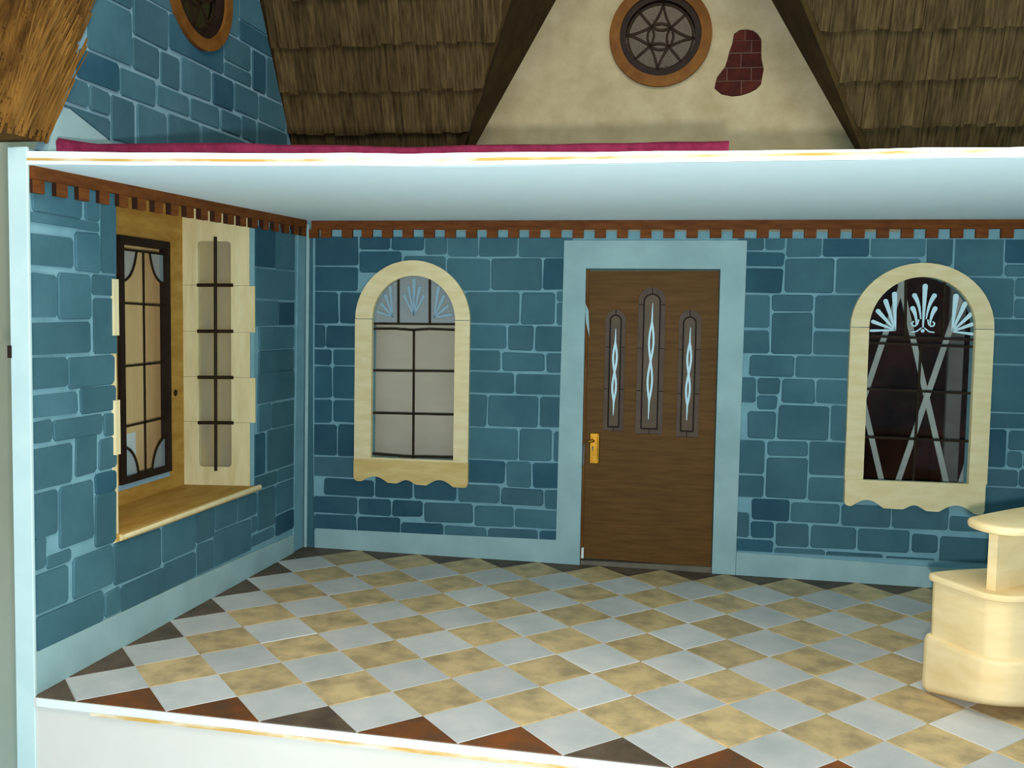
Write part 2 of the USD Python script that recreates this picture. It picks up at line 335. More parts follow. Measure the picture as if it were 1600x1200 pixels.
# stones beyond the right-hand edge of the picture, in the same irregular courses
rnd = random.Random(3)
v = 0.16
while v < 2.3:
    hgt = rnd.uniform(0.1, 0.22)
    u = 5.24 + rnd.uniform(0, 0.08)
    while u < XR - 0.08:
        wid = min(rnd.uniform(0.16, 0.34), XR - u)
        STONES_BACK.append((u, v, u + wid - 0.02, min(v + hgt, 2.36) - 0.02))
        u += wid
    v += hgt

# ------------------------------------------------------------------ back wall
wall_back = thing('wall_back', 'back wall of the dolls\' house room painted as blue stone blocks with pale joints', 'wall', BACK, kind='structure')
outline = Polygon([(-0.05, -0.3), (XR, -0.3), (XR, 2.50), (-0.05, 2.50)])
face = outline.difference(unary_union([W1_IN.buffer(0.004), W2_IN.buffer(0.004), DOOR]))
part(wall_back, 'plaster', ext(face, -0.09, 0), 'joint_blue')
DOOR_TRIM = Polygon([(2.016, 0.0), (3.284, 0.0), (3.291, 2.312), (2.026, 2.309)])
keep = unary_union([W1_OUT, W2_OUT, DOOR_TRIM, A1, A2, box(-1, -1, 0.185, 3), box(-1, -1, 9, 0.148), box(-1, 2.335, 9, 3)])
lay_stones(wall_back, STONES_BACK, keep.buffer(0.003), 'blue_stone', 11, deep=lambda s: 0.85 if s[0] < 1.0 else 0.15)  # mostly darker stones at the left end, painting in the shade of the corner

# ------------------------------------------------------------------ left wall
wall_left = thing('wall_left', 'left side wall painted as blue stone blocks around a deep bay window', 'wall', LEFT, kind='structure')
outline = Polygon([(0.0, -0.89), (2.93, -0.89), (2.93, 2.47), (0.0, 2.47)])
part(wall_left, 'plaster', ext(outline.difference(BAY), -0.075, 0), 'joint_blue')
part(wall_left, 'front_edge', rbox(-0.006, -0.89, -0.082, 0.012, 2.475, 0.018, 0.004), 'pale_edge', 'white painted front edge of the left wall board')
keep = unary_union([BAY, box(-1, 2.37, 9, 3), box(-1, -1, 9, 0.19), box(2.70, -1, 9, 3), box(-1, -1, 0.03, 3)])
lay_stones(wall_left, STONES_LEFT, keep.buffer(0.003), 'blue_stone', 12)

part(wall_left, 'hinge', bx(-0.012, 1.545, -0.092, 0.006, 1.60, -0.074), 'dark_line', 'small dark hinge on the outer edge')

wr = thing('wall_right', 'right side wall of the dolls\' house beyond the picture, painted plain blue', 'wall', kind='structure')
part(wr, 'board', bx(XR, 0.0, -0.89, XR + 0.08, 3.2, 2.47), 'joint_blue')

# ------------------------------------------------------------------ floor
floor = thing('floor', 'diagonal chequered floor of pale grey and tan tiles with a dark border', 'floor', kind='structure')
H, D, A_, D_ = 0.2222919, 2.8897942, 0.0367, 0.0377
def fp(m, n):
    x = m * H + A_ * n * H
    y = n * (D + D_ * x) / 13
    return x, y
def drape(mesh, lift=0.0):
    mesh.vertices[:, 2] += floor_z(mesh.vertices[:, 0], mesh.vertices[:, 1]) + lift
    return mesh
sl = trimesh.creation.extrude_polygon(Polygon([(0.0, -0.006), (XR, -0.006), (XR, 3.25), (0.11, 3.0)]), 0.045, engine='earcut')
sl.apply_translation((0, 0, -0.05))
part(floor, 'slab', drape(sl), 'grout')
part(floor, 'front_edge', drape(bx(0.03, -0.012, -0.04, XR, -0.005, -0.003)), 'white_edge', 'white painted front edge of the floor board')
part(floor, 'bare_edge', drape(bx(0.30, -0.011, -0.058, XR, -0.002, -0.041)), 'worn_edge', 'strip of bare ochre wood below the painted edge')
field = box(0, 0, 27, 13)
for n in range(0, 14):
    for m in range(0, 28):
        if (m + n) % 2:
            continue
        q = Polygon([(m - 1, n), (m, n - 1), (m + 1, n), (m, n + 1)]).intersection(field)
        if q.is_empty or q.area < 0.1:
            continue
        dark = m == 0 or n in (0, 13)
        ring = np.array(q.exterior.coords)[:-1]
        if Polygon(ring).exterior.is_ccw is False:
            ring = ring[::-1]
        c = ring.mean(0)
        ring = c + (ring - c) * (1 - 0.010)
        ring = [fp(*t) for t in ring]
        part(floor, 'tile', drape(ring_prism(ring, -0.006, 0.0 + random.Random(m * 40 + n).uniform(-0.0015, 0.001), 0.004)), ('rust_tile' if n == 0 and (m // 2) % 3 != 0 and m > 0 else 'umber_tile') if dark else ('tan_tile' if m % 2 == 0 else 'grey_tile'))

# ------------------------------------------------------------------ ceiling slab, which is also the attic floor
ceiling = thing('ceiling', 'white ceiling board of the room with a worn painted front edge', 'ceiling', kind='structure')
xs = np.linspace(0.02, XR, 25)
def loft(rows):
    n = len(rows[0])
    v = np.vstack([np.array(r) for r in rows])
    f = []
    k = len(rows)
    for a in range(k):
        b = (a + 1) % k
        for i in range(n - 1):
            f += [[a * n + i, b * n + i, b * n + i + 1], [a * n + i, b * n + i + 1, a * n + i + 1]]
    for e, o in ((0, 1), (n - 1, -1)):
        for a in range(1, k - 1):
            t = [0 * n + e, a * n + e, (a + 1) * n + e]
            f.append(t if o == 1 else t[::-1])
    m = trimesh.Trimesh(v, f, process=False)
    m.fix_normals()
    return m
yb = lambda x: D + 0.0377 * x + 0.03
part(ceiling, 'board', loft([[(x, 0.012, CEIL_F(x)) for x in xs], [(x, 0.012, TOP_F(x)) for x in xs], [(x, yb(x), CEIL_B(x) + 0.045) for x in xs], [(x, yb(x), CEIL_B(x)) for x in xs]]), 'white_ceiling')
rnd = np.random.default_rng(5)
wob = np.interp(xs, np.linspace(0, XR, 40), rnd.uniform(-0.004, 0.004, 40))
part(ceiling, 'front_edge', loft([[(x, -0.004, CEIL_F(x) + 0.001 + w) for x, w in zip(xs, wob)], [(x, -0.004, TOP_F(x) - 0.001 + w) for x, w in zip(xs, wob)], [(x, 0.013, TOP_F(x)) for x in xs], [(x, 0.013, CEIL_F(x)) for x in xs]]), 'white_edge', 'bright white front edge of the ceiling board')
part(ceiling, 'bare_edge', loft([[(x, -0.006, CEIL_F(x) + 0.018 + w) for x, w in zip(xs, wob)], [(x, -0.006, CEIL_F(x) + 0.028 + w) for x, w in zip(xs, wob)], [(x, 0.0, CEIL_F(x) + 0.028) for x in xs], [(x, 0.0, CEIL_F(x) + 0.018) for x in xs]]), 'worn_edge', 'line of bare ochre wood where the paint has worn off')

# ------------------------------------------------------------------ plinth board under the floor
pl = thing('wall_front', 'cream board closing the base of the dolls\' house under the floor', 'wall', kind='structure')
b_ = bx(0.010, 0.004, -0.9, XR, 0.05, -0.045)
b_.vertices[:, 2] += np.where(b_.vertices[:, 2] > -0.5, -0.0124 * b_.vertices[:, 0], 0)
part(pl, 'board', b_, 'cream_board')

# ------------------------------------------------------------------ the real room behind the house
wb = thing('wall_behind', 'plain beige wall of the real room behind the dolls\' house', 'wall', kind='structure')
part(wb, 'plaster', bx(-9, 4.6, -3, 12, 4.7, 9), 'room_beige')

ws = thing('wall_side', 'plain beige side wall of the real room at the far left', 'wall', kind='structure')
part(ws, 'plaster', bx(-2.45, -1.0, -3, -2.35, 4.59, 9), 'room_beige')
tb = thing('table', 'pale table top on which the dolls\' house stands', 'table', at=(3.3, 0, -1.0))
part(tb, 'top', bx(-0.45, -5.5, -1.0, 9.0, 4.58, -0.902), 'table_bounce_white')  # added mostly out of view, bluish white to bounce light onto the ceiling

# ------------------------------------------------------------------ skirting and trims
def strip(frame, name, label, cat, polys, m, w, kind='structure'):
    t = thing(name, label, cat, frame, kind=kind)
    for nm, p in polys:
        part(t, nm, ext(p, 0, w), m)
    return t
strip(BACK, 'baseboard_back', 'pale blue skirting along the back wall left of the door', 'skirting board',
      [('board', Polygon([(0.20, -0.02), (2.014, -0.02), (2.014, 0.163), (1.0, 0.160), (0.20, 0.162)]))], 'pale_blue_trim', 0.012)
strip(BACK, 'baseboard_back', 'pale blue skirting along the back wall right of the door', 'skirting board',
      [('board', Polygon([(3.287, -0.04), (XR, -0.07), (XR, 0.095), (4.57, 0.106), (3.287, 0.141)]))], 'pale_blue_trim', 0.012)
strip(LEFT, 'baseboard_left', 'pale blue skirting along the foot of the left wall', 'skirting board',
      [('board', Polygon([(0.012, -0.02), (2.70, -0.0), (2.70, 0.150), (2.0, 0.170), (1.2, 0.188), (0.012, 0.199)]))], 'pale_blue_trim', 0.012)
t = thing('trim_1', 'wide flat pale blue frame painted around the brown door', 'door frame', BACK, kind='structure')
part(t, 'jamb', ext(Polygon([(2.010, -0.03), (2.186, -0.03), (2.184, 2.12), (2.026, 2.12), (2.018, 1.2)]), 0, 0.013), 'pale_blue_trim')
part(t, 'jamb', ext(Polygon([(3.122, -0.05), (3.283, -0.05), (3.289, 2.12), (3.117, 2.12)]), 0, 0.013), 'pale_blue_trim')
part(t, 'head', ext(Polygon([(2.026, 2.12), (3.289, 2.12), (3.291, 2.318), (2.027, 2.312)]), 0, 0.013), 'pale_blue_trim')
t = thing('trim_2', 'upright pale blue strip with a thin rod in the corner of the two stone walls', 'corner trim', BACK, kind='structure')
part(t, 'board', ext(Polygon([(0.10, 0.0), (0.19, 0.0), (0.172, 1.0), (0.165, 2.34), (0.12, 2.34)]), 0, 0.008), 'blue_stone')
part(t, 'rod', tube([(0.126, 0.02, 0.022), (0.136, 2.42, 0.022)], 0.014, 10), 'pale_blue_trim', smooth=40)
t2 = thing('trim_3', 'narrow pale blue upright strip at the far end of the left wall', 'corner trim', LEFT, kind='structure')
part(t2, 'board', ext(Polygon([(2.70, 0.02), (2.86, 0.02), (2.86, 2.34), (2.755, 2.34), (2.735, 1.2)]), 0, 0.008), 'joint_blue')

def cornice(name, label, frame, top, u0, u1, starts, pitch, wid, gaps):
    """dentil moulding: rail above, square teeth below, sides scorched dark by the cutter"""
    t = thing(name, label, 'cornice', frame, kind='structure')
    us = np.linspace(u0, u1, 13)
    part(t, 'rail', ext(Polygon([(u, top(u) - 0.060) for u in us] + [(u, top(u)) for u in us[::-1]]), 0.0, 0.034), 'brown_moulding')
    for u in starts:
        v = top(u)
        b = u + wid / 2
        dn = part(t, 'dentil', bx(u - wid / 2, v - 0.120, 0.0, b, v - 0.0605, 0.031), 'brown_moulding')
        if gaps:
            part(dn, 'scorched_edge', bx(u - wid / 2 - 0.002, v - 0.120, 0.0, u - wid / 2, v - 0.0605, 0.0312), 'burnt_edge')
    return t
back_top = lambda u: 2.4410 + 0.0042 * max(0, u)
starts, u = [], 0.274
for u in [0.274, 0.435, 0.585, 0.737, 0.890, 1.048, 1.203, 1.358, 1.510, 1.664, 1.815, 1.965, 2.124, 2.280, 2.435, 2.598, 2.757, 2.916, 3.076, 3.231, 3.393]:
    starts.append(u)
while u + 0.158 < XR - 0.05:
    u += 0.158
    starts.append(u)
starts = [s for s in starts] + [0.178]
cornice('trim_4', 'brown dentil moulding along the top of the back wall', BACK, back_top, 0.165, XR - 0.01, starts, 0.155, 0.078, None)
left_top = lambda u: 2.398 + 0.018 * u
cornice('trim_5', 'brown dentil moulding along the top of the left wall', LEFT, left_top, 0.012, 2.84, [0.05 + 0.1545 * k for k in range(18)] + [2.80], 0.1545, 0.078, True)

# ------------------------------------------------------------------ windows
def bar(p, q, w):
    return LineString([p, q]).buffer(w / 2, cap_style='flat')

def glaze(win, opening, lines, w0, lead_w, panes=('clear_glass', None), lead='lead', cut=None):
    """each lead a part, each pane between them a part"""
    ring = opening.exterior
    cells = [c for c in polygonize(unary_union([ring] + [l.intersection(opening.buffer(0.003)) for l in lines])) if c.area > 0.0004]
    for c in cells:
        m = panes[0]
        if panes[1] is not None and panes[1](c.representative_point()):
            m = panes[2]
        part(win, 'pane', ext(c, w0, w0 + 0.004), m)
    for l in lines:
        g = l.intersection(opening)
        if g.length > 0.01:
            part(win, 'lead', ext(l.buffer(lead_w / 2, cap_style='flat').intersection(opening), w0 + 0.004, w0 + 0.012), lead)

def drop(c, tip, r_tip, r_root):
    return unary_union([Point(c).buffer(r_root, 6), Point(tip).buffer(r_tip, 8)]).convex_hull

def arched_window(name, label, out, inn, apr, u0, u1, spring, lines, fans, fan_m, frost, sill_m='cream_wood'):
    w = thing(name, label, 'window', BACK, kind='structure', at=((u0 + u1) / 2, apr.bounds[1], 0))
    fr = out.difference(inn)
    T = 0.034
    b = fr.bounds
    part(w, 'arch', ext(fr.intersection(box(b[0], spring + 0.003, b[2], 9)), -0.01, T), 'cream_wood')
    part(w, 'jamb', ext(fr.intersection(box(b[0], -1, (u0 + u1) / 2, spring - 0.001)).intersection(box(-9, apr.bounds[3], 9, 9)), -0.01, T + 0.002), 'cream_wood')
    part(w, 'jamb', ext(fr.intersection(box((u0 + u1) / 2, -1, b[2], spring - 0.001)).intersection(box(-9, apr.bounds[3], 9, 9)), -0.01, T + 0.002), 'cream_wood')
    part(w, 'apron', ext(apr, -0.002, T + 0.008), sill_m, 'scalloped sill board')
    glaze(w, inn, lines, -0.02, 0.0165, ('clear_glass', (lambda p: p.y > spring - 0.01) if frost else None, 'frosted_glass'))
    for c, tips in fans:
        for tip, r in tips:
            g = drop(c, tip, r, 0.005).intersection(inn.buffer(-0.004))
            part(w, 'fan_ray', ext(g, -0.007, -0.004), fan_m)
    return w

L_ = lambda *p: LineString(p)
lines1 = [L_((0.62, 1.700), (1.26, 1.706)), L_((0.62, 1.662), (0.80, 1.665), (0.93, 1.658), (1.05, 1.668), (1.26, 1.664)), L_((0.935, 1.661), (0.941, 0.70)), L_((0.62, 1.355), (1.26, 1.364)),
          L_((0.62, 1.041), (1.26, 1.047)), L_((0.62, 0.738), (0.88, 0.726), (1.26, 0.733)), L_((0.814, 2.06), (0.818, 1.703)), L_((1.049, 2.06), (1.053, 1.705))]
f1 = [((0.775, 1.752), [((0.665, 1.785), 0.010), ((0.690, 1.845), 0.011), ((0.722, 1.905), 0.012), ((0.755, 1.965), 0.012)]),
      ((0.934, 1.765), [((0.862, 1.905), 0.010), ((0.893, 1.965), 0.011), ((0.933, 2.022), 0.013), ((0.975, 1.965), 0.011), ((1.005, 1.905), 0.010)]),
      ((1.085, 1.752), [((1.210, 1.775), 0.010), ((1.185, 1.835), 0.011), ((1.155, 1.905), 0.012), ((1.115, 1.97), 0.012)])]
arched_window('window_1', 'arched cream-framed window in the back wall between the corner and the door', W1_OUT, W1_IN, A1, 0.503, 1.359, 1.733, lines1, f1, 'etched_blue', True, 'sill_wood')

lines2 = [L_((4.11, 1.675), (4.81, 1.663)), L_((4.11, 1.628), (4.81, 1.615)), L_((4.469, 1.622), (4.454, 0.67)), L_((4.11, 1.312), (4.82, 1.300)), L_((4.11, 0.982), (4.82, 0.974)),
          L_((4.352, 2.08), (4.364, 1.669)), L_((4.602, 2.08), (4.607, 1.664))]
f2 = [((4.296, 1.718), [((4.281, 1.962), 0.017), ((4.226, 1.914), 0.016), ((4.178, 1.846), 0.015), ((4.148, 1.774), 0.013), ((4.138, 1.712), 0.009)]),
      ((4.662, 1.716), [((4.677, 1.953), 0.018), ((4.736, 1.902), 0.016), ((4.776, 1.832), 0.014), ((4.787, 1.766), 0.013), ((4.794, 1.701), 0.010)]),
      ((4.474, 1.742), [((4.477, 2.018), 0.017)])]
w2 = arched_window('window_2', 'arched cream-framed window at the right with a dark view and white fan ornament', W2_OUT, W2_IN, A2, 3.995, 4.918, 1.733, lines2, f2, 'etched_white', False)
for s in (-1, 1):       # curved plumes of the middle ornament
    for (x0, y0), (x1, y1), (x2, y2) in (((0.018, 1.80), (0.028, 1.90), (0.064, 1.955)), ((0.045, 1.76), (0.045, 1.82), (0.072, 1.868))):
        pts = [((1 - t) ** 2 * x0 + 2 * t * (1 - t) * x1 + t * t * x2, (1 - t) ** 2 * y0 + 2 * t * (1 - t) * y1 + t * t * y2) for t in np.linspace(0, 1, 8)]
        g = unary_union([drop((4.475 + s * a[0], a[1]), (4.475 + s * b[0], b[1]), 0.004 + 0.012 * k / 7, 0.004 + 0.012 * (k - 1) / 7 if k > 1 else 0.004) for k, (a, b) in enumerate(zip(pts[:-1], pts[1:]), 1)])
        part(w2, 'plume', ext(g, -0.007, -0.004), 'etched_white')
    cur = LineString([(4.474 + s * 0.03, 1.79), (4.474 + s * 0.036, 1.762), (4.474 + s * 0.052, 1.748), (4.474 + s * 0.068, 1.752), (4.474 + s * 0.074, 1.768), (4.474 + s * 0.064, 1.778)]).buffer(0.005)
    part(w2, 'scroll', ext(cur.union(LineString([(4.474 + s * 0.012, 1.735), (4.474 + s * 0.04, 1.712), (4.474 + s * 0.072, 1.708)]).buffer(0.0045)), -0.007, -0.004), 'etched_white')
part(w2, 'bead', ext(Point(4.473, 1.717).buffer(0.012), -0.007, -0.004), 'etched_white')

# ------------------------------------------------------------------ bay window in the left wall
bay = thing('window_3', 'deep bay window in the left wall with dark leaded casement and brown sill', 'window', kind='structure', at=(0, 1.3, 0.58))
XO = -0.378
def yz(poly, x0, x1):
    """an outline in (y, z) given thickness along x"""
    m = ext(poly, 0, x1 - x0)
    v = m.vertices.copy()
    m.vertices = np.c_[v[:, 2] + x0, v[:, 0], v[:, 1]]
    return m
CAS = box(1.285, 0.735, 1.838, 2.205)
outer = box(0.56, 0.50, 2.075, 2.47).difference(CAS)
part(bay, 'outer_wall', yz(outer, XO - 0.05, XO), 'tan_wood', 'tan wooden outer wall of the bay')
sill = trimesh.creation.extrude_polygon(Polygon([(XO - 0.01, 0.60), (0.045, 0.618), (0.060, 0.628), (0.108, 2.155), (0.078, 2.158), (0.074, 2.09), (XO - 0.01, 2.05)]), 0.034, engine='earcut')
sill.apply_translation((0, 0, 0.578))
part(bay, 'sill', sill, 'tan_wood', 'brown wooden window sill')
nose = tube([(0.048, 0.622, 0.595), (0.100, 2.156, 0.597)], 0.0175, 10)
part(bay, 'sill_edge', nose, 'cream_wood', 'pale front edge of the sill', smooth=40)
part(bay, 'knot', yz(Point(1.925, 1.235).buffer(0.022, 6), XO, XO + 0.002), 'burnt_edge', 'dark knot in the wood')
part(bay, 'soffit', bx(XO, 0.60, 2.44, -0.05, 2.05, 2.47), 'tan_wood')
part(bay, 'gap_strip', bx(XO - 0.002, 1.27, 0.700, XO + 0.006, 1.838, 0.732), 'etched_blue', 'pale blue strip under the casement')
# casement: frame, leads, panes
fo, fi = box(1.285, 0.735, 1.842, 2.205), box(1.335, 0.775, 1.798, 2.155)
def casement_part(nm, g, x0, x1, m):
    part(bay, nm, yz(g, x0, x1), m)
casement_part('casement_frame', fo.difference(fi), XO - 0.03, XO + 0.02, 'dark_frame')
cl = [L_((1.566, 0.775), (1.566, 2.12)), L_((1.33, 1.81), (1.80, 1.80)), L_((1.33, 1.435), (1.80, 1.440)), L_((1.33, 1.075), (1.80, 1.085)), L_((1.33, 2.125), (1.80, 2.125))]
def arc(p0, p1, p2, n=9):
    return LineString([((1 - t) ** 2 * p0[0] + 2 * t * (1 - t) * p1[0] + t * t * p2[0], (1 - t) ** 2 * p0[1] + 2 * t * (1 - t) * p1[1] + t * t * p2[1]) for t in np.linspace(0, 1, n)])
cl += [arc((1.335, 1.935), (1.46, 1.95), (1.495, 2.127)), arc((1.798, 1.94), (1.67, 1.95), (1.637, 2.127)), arc((1.335, 0.955), (1.46, 0.93), (1.490, 0.775)), arc((1.798, 0.965), (1.67, 0.93), (1.642, 0.775))]
cells = [c for c in polygonize(unary_union([fi.exterior] + [l.intersection(fi.buffer(0.003)) for l in cl])) if c.area > 0.0004]
for c in cells:
    corner = c.area < 0.03 and (abs(c.centroid.x - 1.566) > 0.14) and (c.centroid.y > 1.95 or c.centroid.y < 0.95)
    casement_part('pane', c, XO - 0.008, XO - 0.004, 'frosted_glass' if corner else 'clear_glass')
for l in cl:
    casement_part('lead', l.buffer(0.0065, cap_style='flat').intersection(fi), XO - 0.004, XO + 0.004, 'lead')
# far reveal: a board facing the room's front, with a toothed edge, an arrow slit and iron bars; its own frame
RA, RB = np.array((0.08, 2.100, 0.0)), np.array((XO, 2.028, 0.0))
ru = (RA - RB) / np.linalg.norm(RA - RB)
REV = (ru, (0, 0, 1), (ru[1], -ru[0], 0), RB)
def onrev(m):
    T = np.eye(4)
    T[:3, 0], T[:3, 1], T[:3, 2], T[:3, 3] = REV[0], REV[1], REV[2], REV[3]
    m.apply_transform(T)
    return m
W_ = np.linalg.norm(RA - RB)
edge = [(0, 0.60), (W_ - 0.022, 0.60)]
for lo, hi, e in ((0.60, 1.035, -0.022), (1.035, 1.335, 0.016), (1.335, 1.635, -0.020), (1.635, 1.940, 0.014), (1.940, 2.45, -0.022)):
    edge += [(W_ + e, lo), (W_ + e, hi)]
edge += [(0, 2.45)]
slit = box(0.125, 0.76, 0.295, 2.205).buffer(0.024)
courses = [0.60, 1.035, 1.335, 1.635, 1.940, 2.45]
panel = Polygon(edge).difference(slit)
for lo, hi in zip(courses[:-1], courses[1:]):
    part(bay, 'quoin', onrev(ext(panel.intersection(box(-1, lo + 0.001, 2, hi - 0.001)), -0.011, 0.0)), 'reveal_wood')
part(bay, 'slit_back', onrev(bx(0.06, 0.66, -0.06, 0.36, 2.30, -0.045)), 'slit_tan')
part(bay, 'slit_side', onrev(bx(0.318, 0.70, -0.045, 0.335, 2.26, -0.011)), 'tan_wood')
part(bay, 'slit_side', onrev(bx(0.085, 0.70, -0.045, 0.102, 2.26, -0.011)), 'reveal_wood')
part(bay, 'upright_bar', onrev(tube([(0.214, 0.71, 0.004), (0.219, 2.258, 0.004)], 0.011, 8)), 'lead')
for z in (1.03, 1.332, 1.637, 1.940):
    part(bay, 'cross_bar', onrev(tube([(0.098, z, 0.006), (0.335, z + 0.003, 0.006)], 0.011, 8)), 'lead')
# near reveal, seen only by the teeth that stand out of the wall
near = [(XO, 0.57), (0.012, 0.57), (0.012, 1.028), (0.030, 1.028), (0.030, 1.308), (0.012, 1.308), (0.012, 1.638), (0.030, 1.638), (0.030, 1.923), (0.012, 1.923), (0.012, 2.40), (XO, 2.40)]
m = ext(Polygon(near), 0, 0.042)
v_ = m.vertices.copy()
m.vertices = np.c_[v_[:, 0] + 0.02, 0.640 - v_[:, 2], v_[:, 1]]
m.fix_normals()
part(bay, 'near_quoins', m, 'cream_wood', 'toothed cream board at the near side of the bay')

# ------------------------------------------------------------------ door
door = thing('door_1', 'brown wooden door with three narrow arched panes and a brass handle', 'door', BACK, kind='structure', at=(2.65, 0, 0))
DP = Polygon([(2.207, 0.035), (3.117, 0.012), (3.112, 2.108), (2.206, 2.100)])
part(door, 'slab', ext(DP, -0.075, -0.03), 'door_wood')
part(door, 'reveal', ext(Polygon([(2.184, -0.05), (2.2045, -0.05), (2.203, 2.115), (2.184, 2.115)]), -0.10, -0.05), 'ring_wood', 'reddish brown edge left of the door')
part(door, 'threshold', rbox(2.187, -0.06, -0.09, 3.121, 0.018, -0.004, 0.004), 'threshold_grey')
chip = Polygon([(2.178, 1.885), (2.208, 1.82), (2.219, 1.63), (2.190, 1.735)])
part(door, 'torn_flake', ext(chip, -0.012, -0.006), 'pale_blue_trim', 'torn flake of pale blue paper')
part(door, 'torn_flake', ext(Polygon([(2.193, 0.035), (2.212, 0.035), (2.212, 0.115), (2.196, 0.11)]), -0.012, -0.006), 'white_edge')
part(door, 'torn_flake', ext(Polygon([(2.187, 0.70), (2.20, 0.72), (2.203, 0.87), (2.19, 0.84)]), -0.03, -0.025), 'post_grey')
def door_pane(o0, o1, ov, i0, i1, ivb, ivt, otop, joints, cab, cabw):
    co, ci = (o0 + o1) / 2, (i0 + i1) / 2
    O = arch(o0, o1, ov, otop - (o1 - o0) / 2, (o1 - o0) / 2)
    I = arch(i0, i1, ivb, ivt - (i1 - i0) / 2, (i1 - i0) / 2)
    ringp = O.difference(I)
    part(door, 'door_pane', ext(I.buffer(0.002), -0.030, -0.0275), 'door_pane')
    part(door, 'pane_edge', ext(I.buffer(0.007).difference(I.buffer(-0.003)), -0.030, -0.0215), 'dark_line')
    cuts = [ov] + sorted(joints) + [9]
    for lo, hi in zip(cuts[:-1], cuts[1:]):
        for a, b in ((o0 - 1, ci), (ci, o1 + 1)):
            g = ringp.intersection(box(a + (0.0025 if a == ci else 0), lo + 0.0025, b - (0.0025 if b == ci else 0), hi - 0.0025))
            if g.area > 1e-4:
                part(door, 'moulding', ext(g, -0.030, -0.023), 'door_moulding')
    part(door, 'joint_line', ext(ringp, -0.030, -0.0285), 'dark_line')
    (ut, vt), (ub, vb) = cab
    ts = np.linspace(0, 1, 61)
    def strand(s):
        pts = []
        for t_ in ts:
            q = (t_ - 0.16) / 0.68
            x = s * cabw * math.sin(2 * math.pi * q) * (1 if 0 < q < 1 else 0)
            pts.append((ut + (ub - ut) * t_ + x, vt + (vb - vt) * t_))
        parts_ = []
        for k in range(60):
            wd = 0.0022 + 0.0050 * min(1, ts[k] / 0.2, (1 - ts[k]) / 0.2)
            parts_.append(LineString(pts[k:k + 2]).buffer(wd))
        return unary_union(parts_)
    part(door, 'twisted_ornament', ext(strand(1), -0.0275, -0.024), 'etched_white', 'white twisted strand painted down the pane')
    part(door, 'twisted_ornament', ext(strand(-1), -0.0275, -0.0245), 'etched_white')
door_pane(2.559, 2.748, 0.949, 2.600, 2.709, 0.990, 1.940, 1.989, [1.257, 1.560, 1.867], ((2.658, 1.877), (2.649, 1.058)), 0.0155)
door_pane(2.329, 2.471, 0.963, 2.3655, 2.4375, 0.996, 1.788, 1.828, [1.264, 1.564], ((2.403, 1.692), (2.400, 1.078)), 0.013)
door_pane(2.845, 3.000, 0.936, 2.8785, 2.961, 0.981, 1.783, 1.836, [1.246, 1.557], ((2.925, 1.711), (2.917, 1.058)), 0.013)
plate = rbox(2.236, 0.722, -0.031, 2.308, 0.945, -0.020, 0.006)
hd = part(door, 'handle', plate, 'brass', 'brass handle plate')
part(hd, 'lever', trimesh.util.concatenate([tube([(2.262, 0.892, -0.022), (2.262, 0.892, 0.012), (2.232, 0.888, 0.018)], 0.012, 10), rbox(2.292, 0.728, -0.022, 2.305, 0.940, -0.014, 0.004)]), 'brass', smooth=40)
part(hd, 'keyhole', ext(Point(2.258, 0.842).buffer(0.007, 8).union(box(2.254, 0.815, 2.262, 0.842)), -0.0205, -0.0185), 'post_grey')

# ------------------------------------------------------------------ attic: gable wall, dormer wall, roof, carpet
gab = thing('wall_attic_left', 'blue stone-painted gable wall of the attic above the room\'s left wall', 'wall', LEFT, kind='structure')
GAB = Polygon([(0.14, 2.46), (2.93, 2.46), (2.655, 2.944), (2.068, 3.977), (1.62, 4.75), (1.15, 4.75), (0.50, 3.35), (0.20, 2.60)])
GC, GR = (1.43, 3.625), 0.345
FOOT = Polygon([(0.15, 2.42), (1.25, 2.42), (0.98, 2.50), (0.62, 2.60), (0.30, 2.70), (0.15, 2.70)])
part(gab, 'plaster', ext(GAB.difference(Point(GC).buffer(GR - 0.10, 24)), -0.07, 0), 'gable_joint')
lay_stones(gab, [tuple(s) for s in STONES_GABLE], Point(GC).buffer(GR + 0.004, 24).union(FOOT.buffer(0.006)), 'blue_stone', 13, keep_in=GAB.buffer(-0.02))

part(gab, 'bare_patch', ext(FOOT.intersection(GAB), 0, 0.004), 'pale_blue_trim', 'pale unpainted patch at the foot of the gable')

def rose_window(name, label, frame, c, r_out, r_in, turn, w0, lead_m='lead'):
    w = thing(name, label, 'window', frame, kind='structure', at=(c[0], c[1] - r_out, 0))
    rot = lambda g: affinity.translate(affinity.rotate(g, turn, origin=(0, 0)), c[0], c[1])
    P = lambda r: Point(0, 0).buffer(r, 20)
    part(w, 'ring_frame', ext(rot(P(r_out).difference(P(r_in + 0.040))), -0.01, 0.030), 'ring_wood')
    part(w, 'rim', ext(rot(P(r_in + 0.040).difference(P(r_in))), w0 - 0.01, 0.012), 'dark_frame')
    s = r_in * 0.275
    k = r_in
    lines = []
    C4 = [(-s, s), (s, s), (s, -s), (-s, -s)]
    for i in range(4):
        a, b = np.array(C4[i]), np.array(C4[(i + 1) % 4])
        mid = (a + b) / 2
        out = mid / np.linalg.norm(mid)
        tip = out * k
        lines += [arc(a, mid + out * s * 0.72, b), arc(a, mid - out * s * 0.62, b)]
        for e in (a, b):
            lines.append(arc(e, e * 0.42 + tip * 0.58 - (e - mid) * 0.36, tip))
        dgl = a / np.linalg.norm(a)
        lines.append(LineString([a, dgl * k]))
    ring2 = P(r_in * 0.94)
    lines.append(LineString(ring2.exterior.coords))
    glaze(w, rot(P(r_in)), [rot(l) for l in lines], w0, 0.017, ('aged_glass', None), lead_m)
    return w
rose_window('window_4', 'round star-leaded window with brown ring frame high in the left gable', LEFT, GC, GR, 0.235, 0, -0.035)

